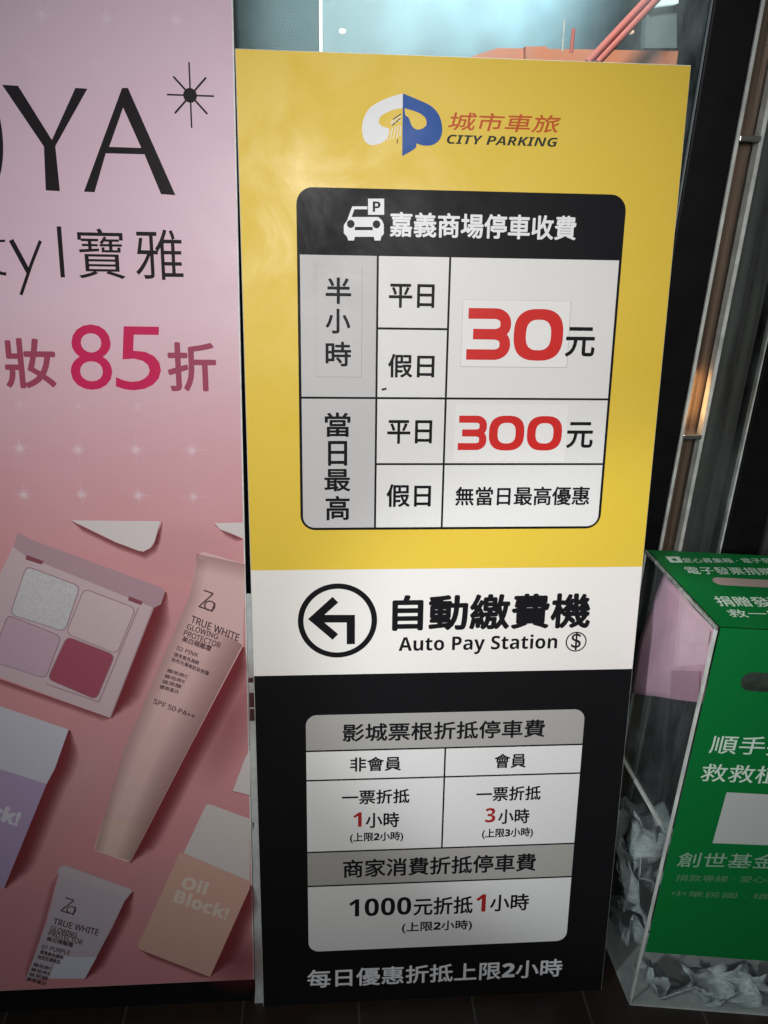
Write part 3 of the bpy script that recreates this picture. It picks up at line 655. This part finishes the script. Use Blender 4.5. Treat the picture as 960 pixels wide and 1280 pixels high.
for pts, c, nm in (([(98,198),(290,270),(235,432),(40,370)], (0.50,0.49,0.50), 'pan_silver'), ([(308,280),(492,350),(425,513),(243,440)], (0.55,0.43,0.44), 'pan_beige'),
                   ([(30,375),(222,452),(165,603),(-30,540)], (0.47,0.33,0.40), 'pan_mauve'), ([(245,453),(417,520),(350,680),(175,605)], (0.31,0.075,0.11), 'pan_berry')):
    cx = sum(p[0] for p in pts)/4; cy = sum(p[1] for p in pts)/4
    big = [(cx+(x-cx)*1.035, cy+(y-cy)*1.035) for x, y in pts]
    polyobj('pan_rim_picture', [[upx(POST, A3(rquad(big, 24)))]], O3, rim, pal_o)
    polyobj('pan_picture', [[upx(POST, A3(rquad(pts, 22)))]], O4, pm(nm, c, mottle=.12 if nm == 'pan_silver' else .04, mscale=300), pal_o)
polyobj('palette_rim_picture', [[stroke(upx(POST, A3([(505,345),(360,690),(170,625)])), 0.0022)], [stroke(upx(POST, A3([(560,342),(402,745)])), 0.002)]], O3, pm('rim_line', (0.36, 0.24, 0.27)), pal_o)
# long tube
shadow_strip([(303.5, 808), (234, 940), (187, 1031), (162, 1078)], 22, 8, .95)
tub = pm('tube_print', (0.62, 0.415, 0.40)); capm = pm('cap_print', (0.62, 0.44, 0.38))
tb = product('tube_picture', [[(246,698),(250,691),(256,690),(306.5,705),(303.5,808),(234,940),(187,1031),(130,1021),(154,940),(237,745)]], tub)
polyobj('cap_picture', [[upx(POST, [(130,1021),(187,1031),(164,1076),(159,1077),(119,1063),(118.5,1058)])]], O3, capm, tb)
soft_geo('printed_tone', [[(*POST.uv(a,b), s) for a, b, s in q] for q in ([(303,806,.5),(234,939,.5),(200,929,0),(272,785,0)], [(234,939,.5),(187,1030,.5),(160,1024,0),(200,929,0)], [(187,1030,.5),(164,1076,.4),(142,1070,0),(160,1024,0)], [(237,745,.3),(154,940,.3),(172,944,0),(252,750,0)], [(154,940,.3),(130,1021,.3),(142,1023,0),(172,944,0)], [(130,1021,.3),(119,1062,.3),(131,1065,0),(142,1023,0)], [(247,698,.25),(237,745,.3),(252,750,0),(262,702,0)], [(306,705,.35),(246,692,.35),(243,712,0),(305,728,0)])], O3, soft_mat('tube_shadow_ink', (0.30, 0.16, 0.16)), tb)
inkb = pm('tube_ink', (0.085, 0.045, 0.055))
def PT(body, bl, br, tl, bold=0.0, off=0.0, m=None, par=None, F=A3):
    body = heavy(body) if par is not None and par.name.startswith('box') else plain(body)
    text_affine('lettering', POST, body, *F([bl]), *F([br]), *F([tl]), O4, m or inkb, par or tb, bold, off)
zq = lambda F, p, mm: polyobj('emblem_letter', [[stroke(upx(POST, F(q)), w_)] for q, w_ in p], O4, mm[0], mm[1])
zq(A3, [([(741,283),(776,296)], .0022), ([(775,297),(724,343)], .0022), ([(722,342),(760,355)], .0022), ([(782,330),(770,362)], .0022)], (inkb, tb))
zc = POST.uv(*A3([(763, 340)])[0]); polyobj('emblem_letter', [[ellipse(zc[0], zc[1], .0085, .0085, 24), ellipse(zc[0], zc[1], .0064, .0064, 24)]], O4, inkb, tb)
PT('TRUE WHITE', (692,400), (866,470), (699,374), .02); PT('GLOWING', (678,424), (790,463), (684,404), .02); PT('PROTECTOR', (666,447), (799,495), (673,427), .02)
PT('美白隔離霜', (659,469), (764,506), (667,449), .02); PT('02 PINK', (641,500), (719,528), (646,485), .02)
PT('提亮氣色潤飾', (631,523), (722,556), (636,508), .02); PT('自然光澤美肌妝前霜', (624,541), (757,594), (629,526), .02)
for i, s in enumerate(('維他命C', '維他命E', '玻尿酸', '膠原蛋白')): PT(s, (607-9*i,581+20*i), (683-12*i,606+18*i), (611-9*i,566+20*i), .02)
PT('SPF 50·PA++', (557,695), (706,752), (563,677), .02)
# lilac and white box
shadow_strip(A3([(250,792),(200,930)])+A4([(165,110),(15,480)]), 26, 6, .95)
lb = product('box_picture', [A3([(-200,640),(0,705),(250,790),(200,932)])+A4([(165,112),(0,60),(-200,0)])], pm('white_box_print', (0.52, 0.51, 0.57)))
polyobj('lower_half_picture', [[upx(POST, A4([(-200,0),(0,61),(165,112),(15,480),(-200,410)]))]], O3, pm('lilac_print', (0.40, 0.30, 0.46)), lb)
PT('Block!', (-150,195), (62,262), (-132,140), .05, 0, pm('pale_ink', (0.58, 0.55, 0.62)), lb, A4)
# small tube
shadow_strip(A4([(468,492),(440,525),(300,800)]), 16, 6, .95); shadow_strip(A4([(205,430),(160,600),(95,800)]), -8, 0, .3)
t2 = product('tube_picture', [A4([(205,415),(218,400),(235,400),(462,482),(467,492),(440,525),(395,620),(300,799),(92,799),(165,600),(205,445)])], pm('small_tube_print', (0.46, 0.40, 0.44)))
polyobj('crimp_picture', [[upx(POST, A4([(218,402),(462,484),(445,508),(212,430)]))]], O3, pm('crimp_print', (0.50, 0.42, 0.45)), t2)
polyobj('crimp_picture', [[upx(POST, A4([(205,722),(342,722),(300,798),(172,798)]))]], O3, pm('tube_highlight_print', (0.56, 0.56, 0.62)), t2)
ink2 = inkb
zq(A4, [([(231,512),(262,522)], .0022), ([(261,523),(216,558)], .0022), ([(214,557),(246,568)], .0022), ([(268,545),(258,575)], .0022)], (ink2, t2))
zc = POST.uv(*A4([(252, 556)])[0]); polyobj('emblem_letter', [[ellipse(zc[0], zc[1], .0078, .0078, 24), ellipse(zc[0], zc[1], .0058, .0058, 24)]], O4, ink2, t2)
Q = lambda s, bl, br, tl: PT(s, bl, br, tl, .02, 0, ink2, t2, A4)
Q('TRUE WHITE', (187,606), (346,647), (192,584)); Q('GLOWING', (177,628), (270,655), (182,610)); Q('PROTECTOR', (170,646), (290,680), (175,628)); Q('美白隔離霜', (163,664), (256,688), (168,648))
Q('01 PURPLE', (147,692), (245,715), (151,677)); Q('提亮氣色潤飾', (140,710), (222,732), (144,696)); Q('自然光澤美肌', (133,728), (212,748), (137,713))
for i, s in enumerate(('維他命C', '維他命E', '玻尿酸', '膠原蛋白')): Q(s, (117-8*i,754+17*i), (184-8*i,772+17*i), (121-8*i,740+17*i))
# orange box
shadow_strip(A4([(884,470),(740,792)]), 24, 4, .95); shadow_strip(A4([(740,792),(490,695)]), 1, 7, .55)
ob = product('box_picture', [A4([(728,185),(742,184),(882,235),(882,456),(648,356)])], pm('white_cap_print', (0.57, 0.52, 0.50)))
polyobj('lower_half_picture', [[upx(POST, A4([(636,352),(882,456),(882,480),(742,792),(730,788),(495,696),(487,682)]))]], O3, pm('orange_box_print', (0.58, 0.355, 0.285)), ob)
inkw = pm('cream_ink', (0.62, 0.52, 0.44))
PT('Oil', (636,478), (724,503), (652,434), .03, 0, inkw, ob, A4); PT('Block!', (610,527), (798,592), (626,480), .03, 0, inkw, ob, A4)
shadow_strip(A4([(822,138),(882,152)]), 1, 8, .6)
product('product_picture', [A4([(866,20),(884,-10),(884,152),(822,136)])], pale)

# ------------------------------------------------------------------ donation box
ZT = 0.78
TOP = Plane((0, 0, ZT), (1, 0, 0), (0, 1, 0))
FL = TOP.hit(896, 783); BLc = TOP.hit(806.5, 687); FR = TOP.hit(960, 786.5)
ex = Vector(((FR-FL).x, (FR-FL).y, 0)).normalized(); ey = Vector(((BLc-FL).x, (BLc-FL).y, 0)).normalized()
DEP = (BLc-FL).length; WID = 0.30
db = thing('donation_box', (FL.x+0.1, FL.y+0.1, 0), 'clear acrylic donation box with green sheets on its top and front', 'donation box')
def BP(a, b, z): return FL+ex*a+ey*b+Vector((0, 0, z-ZT))
def bbox(name, a0, a1, b0, b1, z0, z1, m, parent):
    V = [BP(a, b, z) for z in (z0, z1) for a, b in ((a0, b0), (a1, b0), (a1, b1), (a0, b1))]
    return mesh_obj(name, V, [(3,2,1,0),(4,5,6,7),(0,1,5,4),(1,2,6,5),(2,3,7,6),(3,0,4,7)], m, parent)
th = 0.004
fp = bbox('front_pane', 0.0, WID, 0, th, 0.004, ZT-th-.0005, M['acrylic'], db)
bbox('side_pane', 0, th, th+.0005, DEP-th-.0005, 0.004, ZT-th-.0005, M['acrylic'], db)
bbox('side_pane', WID-th, WID, th+.0005, DEP-th-.0005, 0.004, ZT-th-.0005, M['acrylic'], db)
bbox('back_pane', 0, WID, DEP-th, DEP, 0.004, ZT-th-.0005, M['acrylic'], db)
bbox('base', 0, WID, 0, DEP, 0.0, 0.0035, M['strip'], db)
# bright cut edges
ed = M['edge']
bbox('cut_edge', -0.0006, 0.0022, -0.0006, 0.0040, 0.004, ZT-0.006, ed, db)
bbox('cut_edge', -0.0008, 0.0022, 0.0, DEP, ZT-0.0048, ZT-0.0004, mat('acrylic_edge', (0.22, 0.25, 0.23), 0.12, spec=0.9, mottle=0.6, mscale=160), db)
bbox('cut_edge', -0.0005, 0.0020, DEP-0.004, DEP+.0005, 0.004, ZT-0.006, ed, db)
ls = Plane(BP(0, 0, 0), -ey, (0, 0, 1))           # the left side face
sv = ls.uv(803, 993)[1]
bbox('inner_ledge', 0.005, 0.05, 0.01, DEP-0.01, sv-0.003, sv+0.003, M['acrylic'], db)
bbox('ledge_edge', -0.001, 0.0045, 0.03, DEP-0.01, sv-0.0022, sv+0.0022, ed, db)
green = printed('green_print', (0.004, 0.138, 0.030), 0.3); gtxt = printed('pale_green_print', (0.52, 0.63, 0.54))
TB = TOP; tb = lambda pts: [(BP(a, b, ZT).x, BP(a, b, ZT).y) for a, b in pts]; FB = Plane(BP(0, 0, 0), ex, (0, 0, 1))
def capsule(A, B, h):
    A, B = Vector(A), Vector(B); d = (B-A).normalized(); n = Vector((-d.y, d.x)); o = []
    for c_, a0 in ((B, -90), (A, 90)):
        for i in range(13):
            a = math.radians(a0+180*i/12); o.append(tuple(c_+d*h*math.cos(a)+n*h*math.sin(a)))
    return o
sA = Vector(TB.uv(891, 726)); sd_ = Vector((ex.x, ex.y)); sh_ = abs(TB.uv(915, 733)[1]-TB.uv(915, 723)[1])/2
slot = capsule(sA+sd_*sh_, sA+sd_*0.17, sh_)
bbox('top_pane', 0.004, WID, 0.0, DEP, ZT-0.0048, ZT-0.0008, M['acrylic'], db)
tp = flat('top_sheet', TB, [[tb(rect(0.004, 0.0, WID, DEP)), slot]], 0.0, green, db)
flat('slot_lining', TB, [[capsule(sA+sd_*sh_, sA+sd_*0.17, sh_+.003)]], -0.0002, mat('slot_paper', (0.35, 0.27, 0.25), 0.5), db)
gz = FB.uv(960, 1201)[1]
hs = FB.uv(926, 851); hole = rrect(hs[0], hs[1]-0.016, hs[0]+0.12, hs[1]+0.016, 0.0155)
fs = flat('front_sheet', FB, [[rect(0.005, gz, WID, ZT-0.001), hole]], 0.0006, green, db)
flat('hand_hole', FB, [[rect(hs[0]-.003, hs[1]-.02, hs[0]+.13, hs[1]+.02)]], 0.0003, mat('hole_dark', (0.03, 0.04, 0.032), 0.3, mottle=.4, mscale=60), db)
def BT(plane, body, bl, br, tl, par, bold=.02, off=.0012, m=gtxt): text_affine('lettering', plane, body, bl, br, tl, off, m, par, bold*.5)
F7 = lambda x, y: (820+x/6.857, 680+y/6.857)
flat('mark_panel', TB, [[upx(TB, [F7(80,110),(F7(198,110)),F7(232,162),F7(125,160)]), upx(TB, [F7(130,126),F7(165,126),F7(185,146),F7(148,146)])]], .0004, gtxt, tp)
BT(TB, '愛心募集箱 · 電子發票', F7(243,162), F7(1090,165), F7(212,122), tp, .0, .0004)
BT(TB, '電子發票捐贈箱', F7(278,258), F7(1160,272), F7(230,195), tp, .01, .0004)
BT(TB, '捐贈發票', F7(545,535), F7(1160,545), F7(478,448), tp, .025, .0004)
BT(TB, '救一家', F7(640,628), F7(1150,640), F7(590,560), tp, .02, .0004)
F8 = lambda x, y: (840+x/4.923, 880+y/4.923)
BT(FB, '順手捐發票', F8(222,300), F8(1080,330), F8(250,188), fs, .012)
BT(FB, '救救植物人', F8(168,470), F8(1000,505), F8(192,362), fs, .012)
flat('blank_square', FB, [[upx(FB, [F8(335,540), F8(700,560), F8(640,868), F8(248,853)])]], .0010, printed('grey_square_print', (0.40, 0.42, 0.40)), fs)
BT(FB, '創世基金會', F8(25,998), F8(790,1015), F8(48,908), fs, .012, m=printed('dull_green_print', (0.22, 0.34, 0.25)))
gf = printed('faint_green_print', (0.10, 0.22, 0.12))
BT(FB, '捐款專線 · 愛心捐贈發票', F8(18,1085), F8(900,1105), F8(28,1045), fs, .0, m=gf)
BT(FB, '中華民國 · 植物人', F8(-5,1180), F8(800,1205), F8(5,1145), fs, .0, m=gf)

# pink notice hanging inside against the left side
PN = Plane(BP(0.0075, 0, 0), -ey, (0, 0, 1))
pn = thing('pink_notice', PN.hit(840, 860), 'plain pink paper sheet hanging inside the clear donation box', 'paper')
pink = mat('pink_paper', (0.78, 0.45, 0.60), 0.6, mottle=.06, mscale=30, bump=.15, bscale=30)
pts = [(829, 717), (895, 792), (886, 830), (877, 879), (850, 874), (786, 866), (797, 803)]
P = [PN.uv(*q) for q in pts]
N = 14; V = []; F = []
# gently waved sheet between the outline's sides
def edge(a, b, t): return (a[0]+(b[0]-a[0])*t, a[1]+(b[1]-a[1])*t)
for j in range(N+1):
    t = j/N
    lft = edge(P[0], P[6], t/.55) if t < .55 else edge(P[6], P[5], (t-.55)/.45)
    rgt = edge(P[1], P[2], t/.45) if t < .45 else edge(P[2], P[3], (t-.45)/.55)
    for i in range(N+1):
        u, v = edge(lft, rgt, i/N); V.append(PN.p(u, v, -0.0015+0.0012*math.sin(i*.9+j*.4)))
for j in range(N):
    for i in range(N): a = j*(N+1)+i; F.append((a, a+N+1, a+N+2, a+1))
o = mesh_obj('sheet', V, F, pink, pn, smooth=True)
sd = o.modifiers.new('solidify', 'SOLIDIFY'); sd.thickness = 0.0003
reflection_patch = flat('reflection_patch', PN, [[upx(PN, [(848, 789), (889, 788), (886, 805), (850, 803)])]], 0.0012, mat('pale_pink_reflection', (0.74, 0.46, 0.60), 0.5), pn)  # lighter patch, a reflection painted over the pink sheet
reflection_patch = flat('reflection_patch', PN, [[upx(PN, [(840, 838), (876, 839), (874, 878), (838, 871)])]], 0.0012, mat('dull_pink_reflection', (0.52, 0.27, 0.37), 0.5), pn)  # darker patch, likewise a painted reflection

# crumpled receipts in the box
paper = mat('receipt_paper', (0.45, 0.49, 0.505), 0.6, mottle=.35, mscale=5, streak=(6, 30, 60), bump=.5, bscale=45)
def crumple(c, size, seed, label):
    rnd = random.Random(seed); n = 9
    rot = Matrix.Rotation(rnd.uniform(0, 6.28), 3, 'Z') @ Matrix.Rotation(rnd.uniform(-.9, .9), 3, 'X') @ Matrix.Rotation(rnd.uniform(-.9, .9), 3, 'Y')
    off = Vector((rnd.uniform(0, 50), rnd.uniform(0, 50), rnd.uniform(0, 50)))
    V, F = [], []; asp = rnd.uniform(.55, .9)
    for j in range(n+1):
        for i in range(n+1):
            x, y = (i/n-.5)*size, (j/n-.5)*size*asp
            q = off+Vector((x, y, 0))/size*2.6
            h = noise.noise(q)*size*.38+abs(noise.noise(q*2.1))*size*.22
            d = Vector((noise.noise(q+Vector((9, 0, 0))), noise.noise(q+Vector((0, 9, 0))), 0))*size*.16
            V.append(Vector(c)+rot @ (Vector((x, y, h))+d))
    # keep it off the floor and inside the box
    for k, w in enumerate(V):
        det = ex.x*ey.y-ex.y*ey.x; q_ = w-FL; a = (q_.x*ey.y-q_.y*ey.x)/det; b = (ex.x*q_.y-ex.y*q_.x)/det; a = min(max(a, .006), WID-.008); b = min(max(b, .0062), DEP-.008)
        V[k] = BP(a, b, max(w.z, .005))
    for j in range(n):
        for i in range(n): a = j*(n+1)+i; F.append((a, a+1, a+n+2, a+n+1))
    o = mesh_obj('crumpled_receipt', V, F, paper, origin=c, smooth=True)
    sd = o.modifiers.new('solidify', 'SOLIDIFY'); sd.thickness = .0004
    return tag(o, label, 'receipt', 'crumpled receipts in the donation box')
LP = Plane(BP(0.03, 0, 0), -ey, (0, 0, 1)); FP = Plane(BP(0, 0.025, 0), ex, (0, 0, 1))
rl = [(798,1018,'topmost crumpled pale receipt under the clear ledge of the donation box'), (806,1045,'crumpled pale receipt below the topmost one, beside the green front sheet'),
      (788,1062,'crumpled receipt by the sign edge in the middle of the receipt pile'), (806,1082,'bright creased receipt low in the pile beside the green sheet'),
      (784,1100,'creased receipt against the black sign edge, low in the pile'), (800,1118,'lowest visible crumpled receipt at the side of the clear box'),
      (780,1135,'crumpled receipt in shade near the sign foot inside the clear box'), (792,1160,'crumpled receipt deep in the lower side of the clear box')]
for i, (x, y, l) in enumerate(rl): crumple(LP.hit(x, y), 0.10+0.02*(i % 3), 100+i, l)
fl_ = [(815,1225,'crumpled receipt at the front corner of the donation box floor'), (850,1235,'creased receipt lying below the green front sheet, second from the front corner'),
       (885,1228,'crumpled receipt in the middle below the green front sheet'), (915,1238,'flatter pale receipt below the green front sheet, third from the front corner'), (945,1225,'crumpled receipt below the green front sheet nearest the picture edge')]
for i, (x, y, l) in enumerate(fl_): crumple(FP.hit(x, y), 0.085+0.012*(i % 2), 300+i, l)
